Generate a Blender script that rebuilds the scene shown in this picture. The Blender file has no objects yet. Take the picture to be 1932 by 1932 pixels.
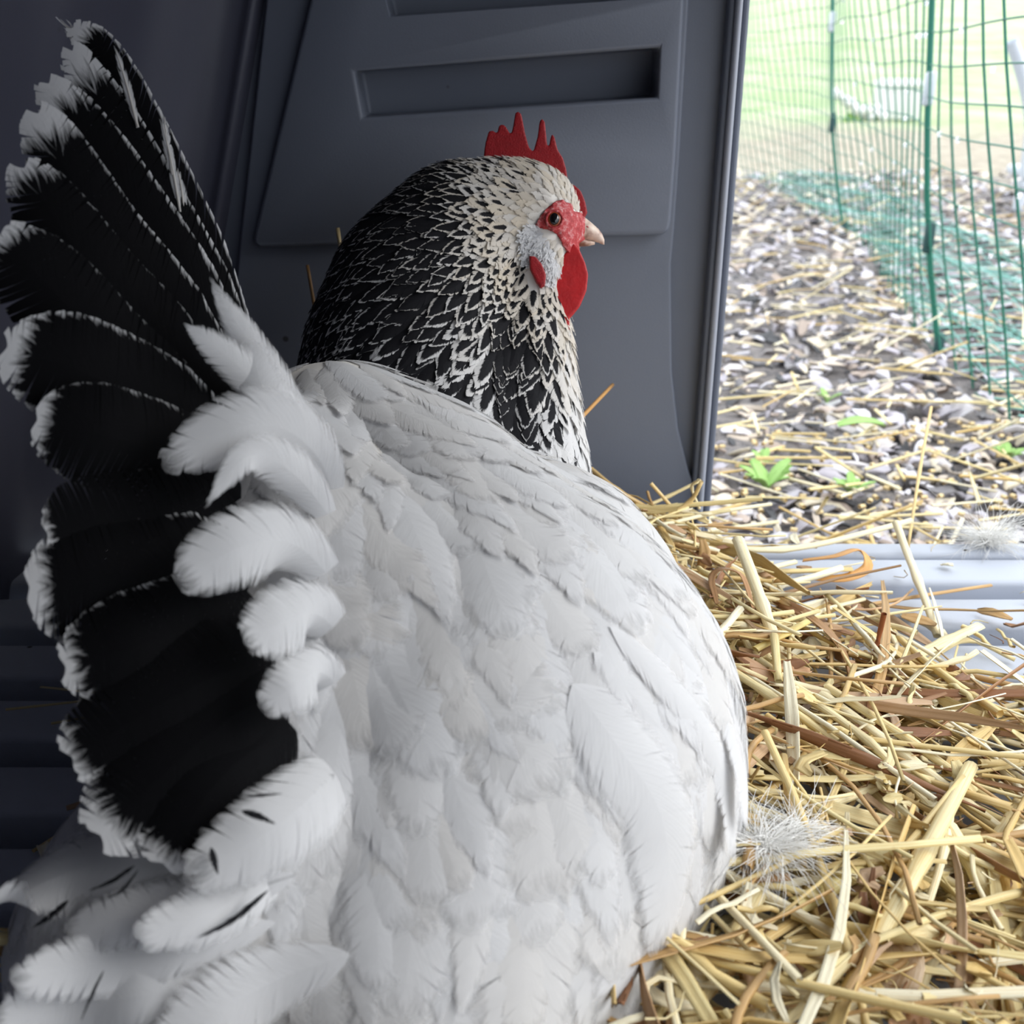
import bpy, bmesh, math, random
import numpy as np
from mathutils import Vector, Matrix
from mathutils.bvhtree import BVHTree

random.seed(7); RNG = np.random.default_rng(7)
C = bpy.context.scene.collection
sc = bpy.context.scene

# ------------------------------------------------------------------ camera
FPX = 2072.0; PITCH = math.radians(22.5); CAMZ = 0.31
cam_d = bpy.data.cameras.new('camera'); cam = bpy.data.objects.new('camera', cam_d); C.objects.link(cam)
cam.location = (0, 0, CAMZ); cam.rotation_euler = (math.radians(90) - PITCH, 0, 0)
cam_d.sensor_width = 36; cam_d.lens = 36 * FPX / 1932; cam_d.clip_start = 0.02; cam_d.clip_end = 200
cam_d.dof.use_dof = True; cam_d.dof.focus_distance = 0.52; cam_d.dof.aperture_fstop = 14
sc.camera = cam
# ------------------------------------------------------------------ light
w = bpy.data.worlds.new('overcast'); sc.world = w; w.use_nodes = True
nt = w.node_tree; bg = nt.nodes['Background']
tc = nt.nodes.new('ShaderNodeTexCoord'); sx = nt.nodes.new('ShaderNodeSeparateXYZ'); cr = nt.nodes.new('ShaderNodeValToRGB')
nt.links.new(tc.outputs['Generated'], sx.inputs[0]); nt.links.new(sx.outputs['Z'], cr.inputs[0]); nt.links.new(cr.outputs[0], bg.inputs[0])
cr.color_ramp.elements[0].position = 0.0; cr.color_ramp.elements[0].color = (.50, .54, .60, 1)
cr.color_ramp.elements[1].position = 0.5; cr.color_ramp.elements[1].color = (.90, .95, 1.0, 1)
bg.inputs[1].default_value = 1.0
sun_d = bpy.data.lights.new('sun', 'SUN'); sun = bpy.data.objects.new('sun', sun_d); C.objects.link(sun)
sun_d.energy = 0.75; sun_d.angle = math.radians(40); sun_d.color = (1, .98, .95)
sun.rotation_euler = Vector((-.76, .16, -.60)).to_track_quat('-Z', 'Y').to_euler()   # light travels towards -x +y -z
vs = sc.view_settings; vs.view_transform = 'Standard'; vs.look = 'None'; vs.gamma = 1; vs.exposure = 1.35

# ------------------------------------------------------------------ pixel -> world helpers
cp, sp = math.cos(PITCH), math.sin(PITCH)
def ray(px, py):
    a = (px - 966) / FPX; b = -(py - 966) / FPX
    return Vector((a, cp + b * sp, -sp + b * cp))
CAM = Vector((0, 0, CAMZ))
def at(px, py, t): return CAM + ray(px, py) * t
def onz(px, py, z): r = ray(px, py); return CAM + r * ((z - CAMZ) / r.z)
def ony(px, py, y): r = ray(px, py); return CAM + r * (y / r.y)

# ------------------------------------------------------------------ object helpers
def tag(o, label=None, cat=None, group=None, kind=None):
    if label: o['label'] = label
    if cat: o['category'] = cat
    if group: o['group'] = group
    if kind: o['kind'] = kind
    return o
def empty(name, loc):
    o = bpy.data.objects.new(name, None); C.objects.link(o); o.location = loc; o.empty_display_size = .02
    return o
def link(name, me, mat, parent=None, smooth=True):
    o = bpy.data.objects.new(name, me); C.objects.link(o)
    if mat: me.materials.append(mat)
    if smooth and len(me.polygons): me.polygons.foreach_set('use_smooth', [True] * len(me.polygons))
    if parent:
        o.parent = parent; o.matrix_parent_inverse = Matrix.Translation(-parent.location)
    return o
def bmobj(name, bm, mat, parent=None, smooth=True):
    me = bpy.data.meshes.new(name); bm.to_mesh(me); bm.free(); return link(name, me, mat, parent, smooth)
def npmesh(name, V, F, uv=None, col=None):
    """V (n,3); F (m,4) quads; uv (n,2); col (n,4)"""
    me = bpy.data.meshes.new(name); n, m = len(V), len(F); k = F.shape[1]
    me.vertices.add(n); me.vertices.foreach_set('co', np.asarray(V, dtype=np.float32).ravel())
    me.loops.add(m * k); me.loops.foreach_set('vertex_index', np.asarray(F, dtype=np.int32).ravel())
    me.polygons.add(m); me.polygons.foreach_set('loop_start', np.arange(0, m * k, k, dtype=np.int32))
    me.update(calc_edges=True); me.validate()
    if uv is not None:
        l = me.uv_layers.new(name='UVMap'); l.data.foreach_set('uv', np.asarray(uv, dtype=np.float32)[np.asarray(F).ravel()].ravel())
    if col is not None:
        a = me.color_attributes.new('fcol', 'FLOAT_COLOR', 'POINT'); a.data.foreach_set('color', np.asarray(col, dtype=np.float32).ravel())
    return me
def evaluated(o, name):
    dg = bpy.context.evaluated_depsgraph_get(); dg.update()
    me = bpy.data.meshes.new_from_object(o.evaluated_get(dg)); me.name = name
    return me
def prism(poly, y0, y1):
    """poly list of (x,z); solid between y0 (front) and y1"""
    bm = bmesh.new()
    a = [bm.verts.new((x, y0, z)) for x, z in poly]; b = [bm.verts.new((x, y1, z)) for x, z in poly]
    bm.faces.new(a); bm.faces.new(b[::-1]); n = len(poly)
    for i in range(n): bm.faces.new((a[i], b[i], b[(i + 1) % n], a[(i + 1) % n]))
    bmesh.ops.recalc_face_normals(bm, faces=bm.faces); return bm
def boxbm(bm, x0, x1, y0, y1, z0, z1):
    r = bmesh.ops.create_cube(bm, size=1, matrix=Matrix.Translation(((x0+x1)/2, (y0+y1)/2, (z0+z1)/2)) @ Matrix.Diagonal((x1-x0, y1-y0, z1-z0, 1)))
    return r['verts']
def bevel(bm, w_, seg=3, ang=30):
    es = [e for e in bm.edges if len(e.link_faces) == 2 and e.calc_face_angle(0) > math.radians(ang)]
    bmesh.ops.bevel(bm, geom=es, offset=w_, segments=seg, affect='EDGES', profile=.5)

# ------------------------------------------------------------------ materials
def mat(name, col=(.5, .5, .5), rough=.5, spec=.5):
    m = bpy.data.materials.new(name); m.use_nodes = True
    b = m.node_tree.nodes['Principled BSDF']; b.inputs['Base Color'].default_value = (*col, 1)
    b.inputs['Roughness'].default_value = rough; b.inputs['Specular IOR Level'].default_value = spec
    return m
class N:
    def __init__(s, m): s.t = m.node_tree; s.b = s.t.nodes['Principled BSDF']; s.out = s.t.nodes['Material Output']
    def n(s, ty, **k):
        x = s.t.nodes.new('ShaderNode' + ty)
        for a, v in k.items(): setattr(x, a, v)
        return x
    def l(s, a, b): s.t.links.new(a, b)
    def math(s, op, a, b=None, c=None, clamp=False):
        x = s.n('Math', operation=op); x.use_clamp = clamp
        for i, v in enumerate((a, b, c)):
            if v is None: continue
            if isinstance(v, (int, float)): x.inputs[i].default_value = v
            else: s.l(v, x.inputs[i])
        return x.outputs[0]
    def mix(s, f, a, b, ty='MIX'):
        x = s.n('Mix', data_type='RGBA', blend_type=ty)
        for i, v in ((0, f), (6, a), (7, b)):
            if isinstance(v, (int, float)): x.inputs[i].default_value = v
            elif isinstance(v, tuple): x.inputs[i].default_value = (*v, 1)
            else: s.l(v, x.inputs[i])
        return x.outputs[2]
    def noise(s, scale, vec=None, detail=4, rough=.5):
        x = s.n('TexNoise'); x.inputs['Scale'].default_value = scale; x.inputs['Detail'].default_value = detail; x.inputs['Roughness'].default_value = rough
        if vec is not None: s.l(vec, x.inputs['Vector'])
        return x.outputs['Fac']
    def ramp(s, f, stops):
        x = s.n('ValToRGB'); e = x.color_ramp.elements
        while len(e) < len(stops): e.new(.5)
        for q, (p, c) in zip(e, stops): q.position = p; q.color = (*c, 1)
        s.l(f, x.inputs[0]); return x.outputs[0]
    def bump(s, h, st, d=.01):
        x = s.n('Bump'); x.inputs['Strength'].default_value = st; x.inputs['Distance'].default_value = d
        s.l(h, x.inputs['Height']); s.l(x.outputs[0], s.b.inputs['Normal'])
    def obj(s): return s.n('TexCoord').outputs['Object']
    def scaled(s, vec, sc_):
        x = s.n('Mapping'); x.inputs['Scale'].default_value = sc_; s.l(vec, x.inputs['Vector']); return x.outputs[0]

def plastic(name, col, dirt=.5, rough=.45):
    m = mat(name, col, rough, .4); g = N(m); o = g.obj()
    v = g.n('TexVoronoi'); v.inputs['Scale'].default_value = 26; g.l(o, v.inputs['Vector'])
    cell = g.n('TexVoronoi'); cell.inputs['Scale'].default_value = 26; g.l(o, cell.inputs['Vector'])
    sep = g.n('SeparateColor'); g.l(cell.outputs['Color'], sep.inputs[0])
    rad = g.math('MULTIPLY', g.math('SUBTRACT', sep.outputs[0], .60), .20)
    spot = g.math('MULTIPLY', g.math('SUBTRACT', rad, v.outputs['Distance']), 50, clamp=True)
    spot = g.math('MULTIPLY', spot, dirt)
    c0 = g.mix(g.math('MULTIPLY', g.math('SUBTRACT', g.noise(9, o, 6, .6), .45), 1.2, clamp=True), col, tuple(x * .82 for x in col))
    g.l(g.mix(spot, c0, (.03, .025, .02)), g.b.inputs['Base Color'])
    g.bump(g.noise(900, o, 2), .12, .0006)
    return m
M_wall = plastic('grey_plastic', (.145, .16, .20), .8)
M_edge = plastic('grey_plastic_edge', (.34, .36, .42), .6)
M_left = plastic('shaded_grey_plastic', (.075, .076, .105), .3)  # coop's grey plastic with the dim left side's shade put into its colour
M_floor = plastic('floor_plastic', (.44, .47, .54), 1.0, .4)

def feather_mat(name, white=(.745, .745, .755), black=(.010, .010, .013), side=1.0, edge=1.02, soft=2.4, tip=3.2):
    """UV: x across (0..1, .5 = quill), y along. fcol: r = extent of the dark centre, g = random, b = cream tint"""
    m = mat(name, white, .75, .25); g = N(m)
    uv = g.n('UVMap'); uv.uv_map = 'UVMap'; s = g.n('SeparateXYZ'); g.l(uv.outputs[0], s.inputs[0])
    at_ = g.n('Attribute'); at_.attribute_name = 'fcol'; c = g.n('SeparateColor'); g.l(at_.outputs['Color'], c.inputs[0])
    q = g.math('ABSOLUTE', g.math('MULTIPLY_ADD', s.outputs[0], 2, -1))
    vv = g.math('POWER', s.outputs[1], tip)
    # barbs run out and forward from the quill
    bv = g.math('SUBTRACT', s.outputs[1], g.math('MULTIPLY', q, .22))
    cmb = g.n('CombineXYZ'); g.l(g.math('MULTIPLY', bv, 90), cmb.inputs[0]); g.l(g.math('MULTIPLY', q, 2), cmb.inputs[1]); g.l(g.math('MULTIPLY', c.outputs[1], 40), cmb.inputs[2])
    barb = g.noise(1, cmb.outputs[0], 3)
    cm2 = g.n('CombineXYZ'); g.l(g.math('MULTIPLY', bv, 26), cm2.inputs[0]); g.l(g.math('MULTIPLY', q, 1.5), cm2.inputs[1]); g.l(g.math('MULTIPLY', c.outputs[1], 70), cm2.inputs[2])
    fringe = g.noise(1, cm2.outputs[0], 4, .7)
    rr = g.math('ADD', g.math('SMOOTH_MAX', g.math('MULTIPLY', q, side), vv, .25), g.math('MULTIPLY', g.math('SUBTRACT', fringe, .5), .42))
    mk = g.math('MULTIPLY', g.math('SUBTRACT', c.outputs[0], rr), 9, clamp=True)
    mk = g.math('MULTIPLY', mk, g.math('MULTIPLY', c.outputs[0], 20, clamp=True))
    wcol = g.mix(c.outputs[2], white, (.70, .58, .40))
    wcol = g.mix(g.math('MULTIPLY', g.math('SUBTRACT', barb, .42), .5, clamp=True), wcol, tuple(x * .86 for x in white))
    g.l(g.mix(mk, wcol, black), g.b.inputs['Base Color'])
    g.bump(barb, .16, .001)
    tr = g.n('BsdfTranslucent'); g.l(g.mix(mk, wcol, black), tr.inputs[0])
    mx = g.n('MixShader'); mx.inputs[0].default_value = .30
    g.l(g.b.outputs[0], mx.inputs[1]); g.l(tr.outputs[0], mx.inputs[2]); 
    ed = g.math('ADD', g.math('MAXIMUM', g.math('POWER', q, 1.5), g.math('POWER', s.outputs[1], 5)), g.math('MULTIPLY', g.math('SUBTRACT', fringe, .5), .7))
    al = g.math('MULTIPLY', g.math('SUBTRACT', edge, ed), soft, clamp=True)
    tp = g.n('BsdfTransparent'); m2 = g.n('MixShader'); g.l(al, m2.inputs[0]); g.l(tp.outputs[0], m2.inputs[1]); g.l(mx.outputs[0], m2.inputs[2])
    g.l(m2.outputs[0], g.out.inputs['Surface'])
    return m
M_fea = feather_mat('feather')
M_tail = feather_mat('tail_feather', black=(.004, .004, .005), side=.82, edge=1.3, soft=7.0, tip=2.3); M_tail.node_tree.nodes['Principled BSDF'].inputs['Specular IOR Level'].default_value = .1
M_neck = feather_mat('neck_feather', edge=1.08, soft=5.0)
def flesh(name, col, bs=260, rough=.5):
    m = mat(name, col, rough, .35); g = N(m); o = g.obj()
    nz = g.noise(bs, o, 5, .6)
    g.l(g.mix(g.math('MULTIPLY', g.math('SUBTRACT', nz, .4), 1.6, clamp=True), tuple(x * .65 for x in col), col), g.b.inputs['Base Color'])
    g.b.inputs['Subsurface Weight'].default_value = .12; g.b.inputs['Subsurface Radius'].default_value = (.004, .001, .001)
    g.bump(g.noise(bs * 3, o, 3), .5, .0006)
    return m
M_comb = flesh('red_comb', (.42, .016, .022), 400)
M_watt = flesh('red_wattle', (.62, .018, .022), 120)
M_face = flesh('red_face', (.50, .06, .065), 420)
g = N(M_face); o_ = g.obj(); n1 = g.noise(330, o_, 5, .7)
g.l(g.ramp(n1, [(.34, (.30, .015, .02)), (.50, (.50, .05, .055)), (.62, (.60, .22, .22)), (.72, (.72, .55, .52))]), g.b.inputs['Base Color']); g.bump(n1, .8, .0012)
M_beak = mat('horn_beak', (.62, .46, .36), .4); g = N(M_beak)
g.l(g.ramp(g.noise(120, g.obj(), 3), [(.35, (.22, .10, .07)), (.5, (.62, .45, .36)), (.7, (.80, .68, .56))]), g.b.inputs['Base Color'])
M_iris = mat('iris', (.34, .07, .02), .2); M_pupil = mat('pupil', (.004, .004, .004), .04, .8)
M_under = mat('down', (.78, .75, .70), .9, .1)
def attr_mat(name, rough=.6, fibre=True, spec=.4, transl=0.0):
    m = mat(name, (.5, .5, .5), rough, spec); g = N(m)
    a = g.n('Attribute'); a.attribute_name = 'fcol'; col = a.outputs['Color']
    if fibre:
        uv = g.n('UVMap'); uv.uv_map = 'UVMap'
        st = g.noise(1, g.scaled(uv.outputs[0], (22, 1.2, 1)), 4, .6)
        sp_ = g.noise(1, g.scaled(uv.outputs[0], (5, 20, 1)), 3, .6)
        col = g.mix(g.math('MULTIPLY', g.math('SUBTRACT', st, .44), 4.0, clamp=True), col, g.mix(1.0, col, (.82, .70, .50), 'MULTIPLY'))
        col = g.mix(g.math('MULTIPLY', g.math('SUBTRACT', sp_, .62), 3, clamp=True), col, g.mix(1.0, col, (.62, .42, .25), 'MULTIPLY'))
        g.bump(st, .35, .001)
    g.l(col, g.b.inputs['Base Color'])
    return m
M_straw = attr_mat('straw', .42)
M_chip = attr_mat('chips', .55, False)
M_green = mat('green_leaf', (.30, .50, .14), .5)
M_greenwire = mat('green_wire', (.018, .17, .115), .4)
M_wire_light = mat('green_wire_skirt', (.22, .50, .44), .4)
M_clip = mat('dark_clip', (.02, .07, .07), .5); M_silver = mat('silver_clip', (.6, .65, .7), .3)
M_white = mat('white_stone', (.75, .75, .74), .7)
M_chair = mat('grey_chair', (.62, .66, .72), .5)

# ================================================================== SETTING
# ------- back wall of the coop
YW = .75
def pol(pts, y): return [((p := ony(a, b, y)).x, p.z) for a, b in pts]
def relief(name, solid, cutters=(), bw=.004, seg=4, mat_=M_wall, kind=True, parent=None, ang=35):
    o = bmobj('tmp', solid, None); o.data.polygons.foreach_set('use_smooth', [False]*len(o.data.polygons))
    cs = []
    for c in cutters:
        co = bmobj('tmpc', c, None); cs.append(co)
        md = o.modifiers.new('b', 'BOOLEAN'); md.operation = 'DIFFERENCE'; md.object = co; md.solver = 'EXACT'
    if bw:
        md = o.modifiers.new('v', 'BEVEL'); md.width = bw; md.segments = seg; md.limit_method = 'ANGLE'; md.angle_limit = math.radians(ang)
    me = evaluated(o, name)
    for c in cs: bpy.data.objects.remove(c)
    bpy.data.objects.remove(o)
    r = link(name, me, mat_, parent)
    me.set_sharp_from_angle(angle=math.radians(40)) if hasattr(me, 'set_sharp_from_angle') else None
    if kind and not parent: tag(r, kind='structure')
    return r
def slot(q): return prism(pol(q, YW - .016), YW - .05, YW + .018)
S1 = [(668, 135), (1245, 90), (1241, 184), (684, 222)]; S2 = [(716, -52), (1255, -84), (1251, -6), (736, 30)]
SW = [[(a, b-2 if i < 2 else b+2) for i, (a, b) in enumerate(q)] for q in (S1, S2)]
base = pol([(300, -260), (1404, -260), (1384, 0), (1340, 500), (1303, 1040), (300, 1040)], YW)
wall = relief('wall_back', prism(base, YW, YW + .012), [prism(pol(q, YW - .016), YW - .05, YW + .05) for q in SW], bw=0)
plateA = pol([(530, -260), (1328, -260), (1300, 0), (1282, 300), (1272, 440), (1266, 500), (1268, 700), (1280, 810), (1300, 890), (1325, 960), (1335, 1040), (360, 1040), (432, 650)], YW - .008)
relief('trim_1', prism(plateA, YW - .008, YW + .002), [prism(pol(q, YW - .016), YW - .05, YW + .05) for q in SW], bw=.0055, seg=5)
yB = YW - .016
plateB = pol([(630, -260), (1318, -260), (1291, 0), (1275, 300), (1266, 418), (1262, 436), (1250, 444), (900, 452), (490, 468), (480, 462), (478, 450), (585, 0)], yB)
relief('trim_2', prism(plateB, yB, YW + .024), [slot(S1), slot(S2)], bw=.0035, seg=4)
# edge lip: two fine ribs down the opening side
for k, (a, b, yo, m_) in enumerate([(1385, 1303, .010, M_wall), (1399, 1315, .014, M_edge), (1412, 1328, .004, M_wall)]):
    q = pol([(a - 7 + 19, -260), (a + 6 + 19, -260), (b + 6, 1040), (b - 6, 1040)], YW - yo)
    relief('trim_%d' % (3 + k), prism(q, YW - yo, YW + .012), bw=.0022, seg=3, mat_=m_)
# ------- left wall (curved, ribbed), lofted between a floor line and a top line
plan = [(-.13, .752), (-.158, .752), (-.168, .744), (-.176, .746), (-.19, .742), (-.205, .725), (-.222, .70), (-.232, .66), (-.236, .63), (-.246, .60), (-.252, .55), (-.262, .48), (-.268, .45), (-.282, .43), (-.29, .38), (-.30, .28), (-.315, .15), (-.32, 0), (-.32, -.25)]
def catmull(P, n=6):
    P = [np.array(p, float) for p in P]; P = [2*P[0]-P[1]] + P + [2*P[-1]-P[-2]]; out = []
    for i in range(1, len(P) - 2):
        for k in range(n):
            t = k / n; a, b, c, d = P[i-1:i+3]
            out.append(.5*((2*b)+(-a+c)*t+(2*a-5*b+4*c-d)*t*t+(-a+3*b-3*c+d)*t**3))
    out.append(P[-2]); return np.array(out)
pl = catmull(plan, 5); nz_ = 12; V = []; 
for k in range(nz_):
    z = -.02 + .50 * k / (nz_ - 1); lean = -.085 * (1 - z / .31)
    for p in pl: V.append((p[0] + lean * (1 if p[1] > .3 else max(0, p[1] / .3)), p[1], z))
n_ = len(pl); F = [(k*n_+i, k*n_+i+1, (k+1)*n_+i+1, (k+1)*n_+i) for k in range(nz_-1) for i in range(n_-1)]
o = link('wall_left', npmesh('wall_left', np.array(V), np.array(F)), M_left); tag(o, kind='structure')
md = o.modifiers.new('s', 'SOLIDIFY'); md.thickness = .006; md.offset = 1
# ------- ceiling / front wall behind camera on the left / floor
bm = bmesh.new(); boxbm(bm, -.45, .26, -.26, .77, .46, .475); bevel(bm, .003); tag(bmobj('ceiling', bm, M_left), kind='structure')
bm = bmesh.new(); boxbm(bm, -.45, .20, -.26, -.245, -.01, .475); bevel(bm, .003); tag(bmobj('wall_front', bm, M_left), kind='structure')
# ribbed floor: solid slab with raised bars running along x
bm = bmesh.new()
boxbm(bm, -.45, .95, -.25, .735, -.045, -.03)
y = .668
while y > -.2:
    vv_ = boxbm(bm, -.44, .94, y - .036, y, -.031, 0); y -= .058
bevel(bm, .004, 3)
fl = tag(bmobj('floor', bm, M_floor), kind='structure')
bm = bmesh.new(); boxbm(bm, .125, .95, .672, .692, -.06, .001); boxbm(bm, .125, .95, .692, .712, -.06, -.012); bevel(bm, .004, 3)
tag(bmobj('trim_6', bm, M_floor), kind='structure')

# ------- ground outside: one height field, mulch - bare straw strip - lawn
def gz(x, y):
    z = -.10
    if y > 4.0: z += (y - 4.0) ** 2 * .004 if y < 9 else .1 + (y - 9) * .075
    return z
ys = np.concatenate([np.linspace(-1.5, .6, 8), np.linspace(.65, 3, 90), np.linspace(3.1, 9, 60), np.linspace(9.5, 45, 40)])
xs = np.concatenate([np.linspace(-6, 0, 8), np.linspace(.05, 3, 90), np.linspace(3.1, 28, 60)])
V = np.array([(x, y, gz(x, y) + .012 * math.sin(x * 9 + y * 5) * math.sin(y * 7 - x * 3) * (1 if y > .75 else 0) * min(1, max(0, x * 4))) for y in ys for x in xs])
nx = len(xs); F = np.array([(j*nx+i, j*nx+i+1, (j+1)*nx+i+1, (j+1)*nx+i) for j in range(len(ys)-1) for i in range(nx-1)])
M_gr = mat('ground', (.2, .2, .2), .8); g = N(M_gr); o_ = g.obj(); s_ = g.n('SeparateXYZ'); g.l(o_, s_.inputs[0])
yy = g.math('ADD', s_.outputs[1], g.math('MULTIPLY', g.math('SUBTRACT', g.noise(.9, o_, 5, .65), .5), 3.2))
mul = g.ramp(g.noise(55, o_, 6, .75), [(.30, (.05, .045, .05)), (.48, (.24, .22, .22)), (.62, (.34, .30, .28)), (.75, (.5, .45, .38))])
bare = g.ramp(g.noise(16, o_, 6, .75), [(.30, (.30, .25, .20)), (.5, (.50, .44, .34)), (.7, (.62, .58, .48))])
lawn = g.ramp(g.noise(1.6, g.scaled(o_, (1, 1, 1)), 7, .7), [(.32, (.36, .50, .22)), (.5, (.50, .60, .34)), (.66, (.66, .64, .48))])
c1 = g.mix(g.math('MULTIPLY_ADD', yy, 1.2, -1.2 * 3.6, clamp=True), mul, bare)
c2 = g.mix(g.math('MULTIPLY_ADD', yy, .8, -.8 * 6.2, clamp=True), c1, lawn)
g.l(c2, g.b.inputs['Base Color']); g.bump(g.noise(60, o_, 5, .8), .8, .02)
tag(link('ground', npmesh('ground', V, F), M_gr), kind='structure')

# ================================================================== STALK / CHIP builders
class Batch:
    def __init__(s): s.V = []; s.F = []; s.U = []; s.K = []; s.n = 0
    def add(s, V, F, U, col):
        s.V.append(V); s.F.append(F + s.n); s.U.append(U); s.K.append(np.tile(np.array(col, float), (len(V), 1)) if np.ndim(col) == 1 else col); s.n += len(V)
    def mesh(s, name): return npmesh(name, np.vstack(s.V), np.vstack(s.F), np.vstack(s.U), np.vstack(s.K))
def tube(P, r, k=7, flat=1.0, taper=0.0, node=False, up=(0, 0, 1), seed=0.0):
    P = np.asarray(P, float); n = len(P); T = np.gradient(P, axis=0); T /= np.linalg.norm(T, axis=1)[:, None] + 1e-9
    up = np.array(up, float); B = np.cross(T, up); bl = np.linalg.norm(B, axis=1)
    B[bl < .05] = np.cross(T[bl < .05], (1, 0, .1)); B /= np.linalg.norm(B, axis=1)[:, None]; Nn = np.cross(B, T)
    a = np.linspace(0, 2 * math.pi, k, endpoint=False); R = np.full(n, r) * (1 - taper * np.linspace(0, 1, n))
    if node: R[n // 2] *= 1.28
    V = (P[:, None] + R[:, None, None] * (np.cos(a)[None, :, None] * B[:, None] + flat * np.sin(a)[None, :, None] * Nn[:, None])).reshape(-1, 3)
    # open hollow ends: inner ring pushed back
    F = [(i*k+j, i*k+(j+1) % k, (i+1)*k+(j+1) % k, (i+1)*k+j) for i in range(n-1) for j in range(k)]
    Vi = []; 
    for e, sgn in ((0, 1), (n - 1, -1)):
        ring = P[e] + (V[e*k:(e+1)*k] - P[e]) * .62 + T[e] * sgn * r * 1.5; b0 = n*k + len(Vi); Vi += list(ring)
        for j in range(k): F.append((e*k+j, e*k+(j+1) % k, b0+(j+1) % k, b0+j))
        mid = b0
        for j in range(1, k-2, 2): F.append((b0, b0+j, b0+j+1, b0+min(j+2, k-1)))
    U = np.array([(j / k + seed, i / n * 2 + seed) for i in range(n) for j in range(k)] + [(.5, .5)] * (2 * k))
    return np.vstack([V, Vi]), np.array(F), U
def ribbon(P, wd, up=(0, 0, 1), twist=0.0, seed=0.0, cup=.25, th=.0005):
    P = np.asarray(P, float); n = len(P); T = np.gradient(P, axis=0); T /= np.linalg.norm(T, axis=1)[:, None] + 1e-9
    B = np.cross(T, np.array(up, float)); bl = np.linalg.norm(B, axis=1); B[bl < .05] = np.cross(T[bl < .05], (1, 0, .1))
    B /= np.linalg.norm(B, axis=1)[:, None]; Nn = np.cross(B, T)
    tw = np.linspace(0, twist, n)[:, None]; B2 = B*np.cos(tw) + Nn*np.sin(tw); N2 = -B*np.sin(tw) + Nn*np.cos(tw)
    W = wd * np.sin(np.linspace(.25, math.pi - .12, n)) ** .5; V = []; U = []
    for side in (0, 1):
        for q in (-1, -.33, .33, 1):
            V.append(P + B2*(W*q)[:, None] + N2*(wd*cup*(q*q) + side*th)); U.append(np.stack([np.full(n, q*.5+seed), np.linspace(0, 2, n)+seed], 1))
    V = np.stack(V, 1).reshape(-1, 3); U = np.stack(U, 1).reshape(-1, 2); F = []
    for i in range(n-1):
        a, b = i*8, (i+1)*8
        for q in range(3): F += [(a+q, a+q+1, b+q+1, b+q), (a+4+q+1, a+4+q, b+4+q, b+4+q+1)]
        F += [(a, b, b+4, a+4), (a+3, a+7, b+7, b+3)]
    return V, np.array(F), U
STRAW = [(.78, .62, .30), (.84, .73, .43), (.88, .81, .58), (.66, .48, .20), (.80, .68, .36), (.90, .85, .66), (.52, .33, .14)]
BROWN = [(.36, .19, .09), (.45, .28, .15), (.28, .13, .06), (.55, .38, .24)]
def pick(L, j=.08):
    c = np.array(random.choice(L)) * (1 + random.uniform(-j, j)); return (*c, 1)

# ------- straw bed in the coop
def pile(x, y):
    h = .030 * math.exp(-max(0, x - .12) / .16) + .008
    if y > .46: h *= max(.12, 1 - (y - .46) / .16 * min(1, max(0, (x - .10) / .15)))
    return h
bed = Batch()
def inbed(x, y):
    if y > .70 or y < .16: return 0
    if y > .60 and x > .20: return .02
    if y > .46: return 1 - min(1, max(0, (x - (.12 + (.60 - y) * .72)) / .05)) * .93
    return 1
cnt = 0
while cnt < 2700:
    x = random.uniform(-.15, .60); y = random.uniform(.24, .71)
    if random.random() > inbed(x, y): continue
    cnt += 1
    L = random.choice((.02, .035, .05, .07, .10, .15)) * random.uniform(.7, 1.25)
    a = random.gauss(-.65, .75) if random.random() < .6 else random.uniform(0, math.pi)
    d = np.array((math.cos(a), math.sin(a), random.gauss(0, .10))); s = np.array((-d[1], d[0], 0))
    h = pile(x, y) * random.random() ** .7 + .003
    c = np.array((x, y, h)); bnd = random.gauss(0, .05) * L
    n = 6; P = np.array([c + d*L*(t-.5) + s*bnd*(4*(t-.5)**2) + np.array((0, 0, random.gauss(0, .0006))) for t in np.linspace(0, 1, n)])
    e = np.array([min(.7, v) for v in P[:, 1]]); P[:, 1] = e; P[:, 2] = np.maximum(P[:, 2], .002)
    sd = random.random() * 9
    if random.random() < .62:
        r = random.choice((.0006, .0009, .0012, .0016, .0021)) * random.uniform(.85, 1.15); V, F, U = tube(P, r, 6, random.uniform(.5, 1), random.uniform(0, .3), random.random() < .3, seed=sd); bed.add(V, F, U, pick(STRAW))
    else:
        V, F, U = ribbon(P, random.uniform(.001, .0042), twist=random.gauss(0, 1.4), seed=sd); bed.add(V, F, U, pick(STRAW if random.random() < .72 else BROWN))
for k in range(6000):      # chaff, fibres and flakes
    x = random.uniform(-.1, .58); y = random.uniform(.17, .70)
    if random.random() > inbed(x, y): continue
    L = random.uniform(.004, .022); a = random.uniform(0, 6.28); h = pile(x, y) * random.random() + .002
    d = np.array((math.cos(a), math.sin(a), random.gauss(0, .35))); c = np.array((x, y, h)); s = np.array((-d[1], d[0], .3)) * random.gauss(0, .2)
    P = np.array([c + d*L*(t-.5) + s*L*(4*(t-.5)**2) for t in np.linspace(0, 1, 4)]); P[:, 2] = np.maximum(P[:, 2], .001)
    if random.random() < .45: V, F, U = tube(P, random.uniform(.00025, .0005), 4, 1, .5, seed=random.random()*9)
    else: V, F, U = ribbon(P, random.uniform(.0012, .0042), twist=random.gauss(0, .9), seed=random.random()*9)
    bed.add(V, F, U, pick(STRAW if random.random() < .68 else BROWN))
tag(link('straw_bed', bed.mesh('straw_bed'), M_straw), 'deep bed of golden chopped straw and brown chaff around the hen on the coop floor', 'straw', kind='stuff')

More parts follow.
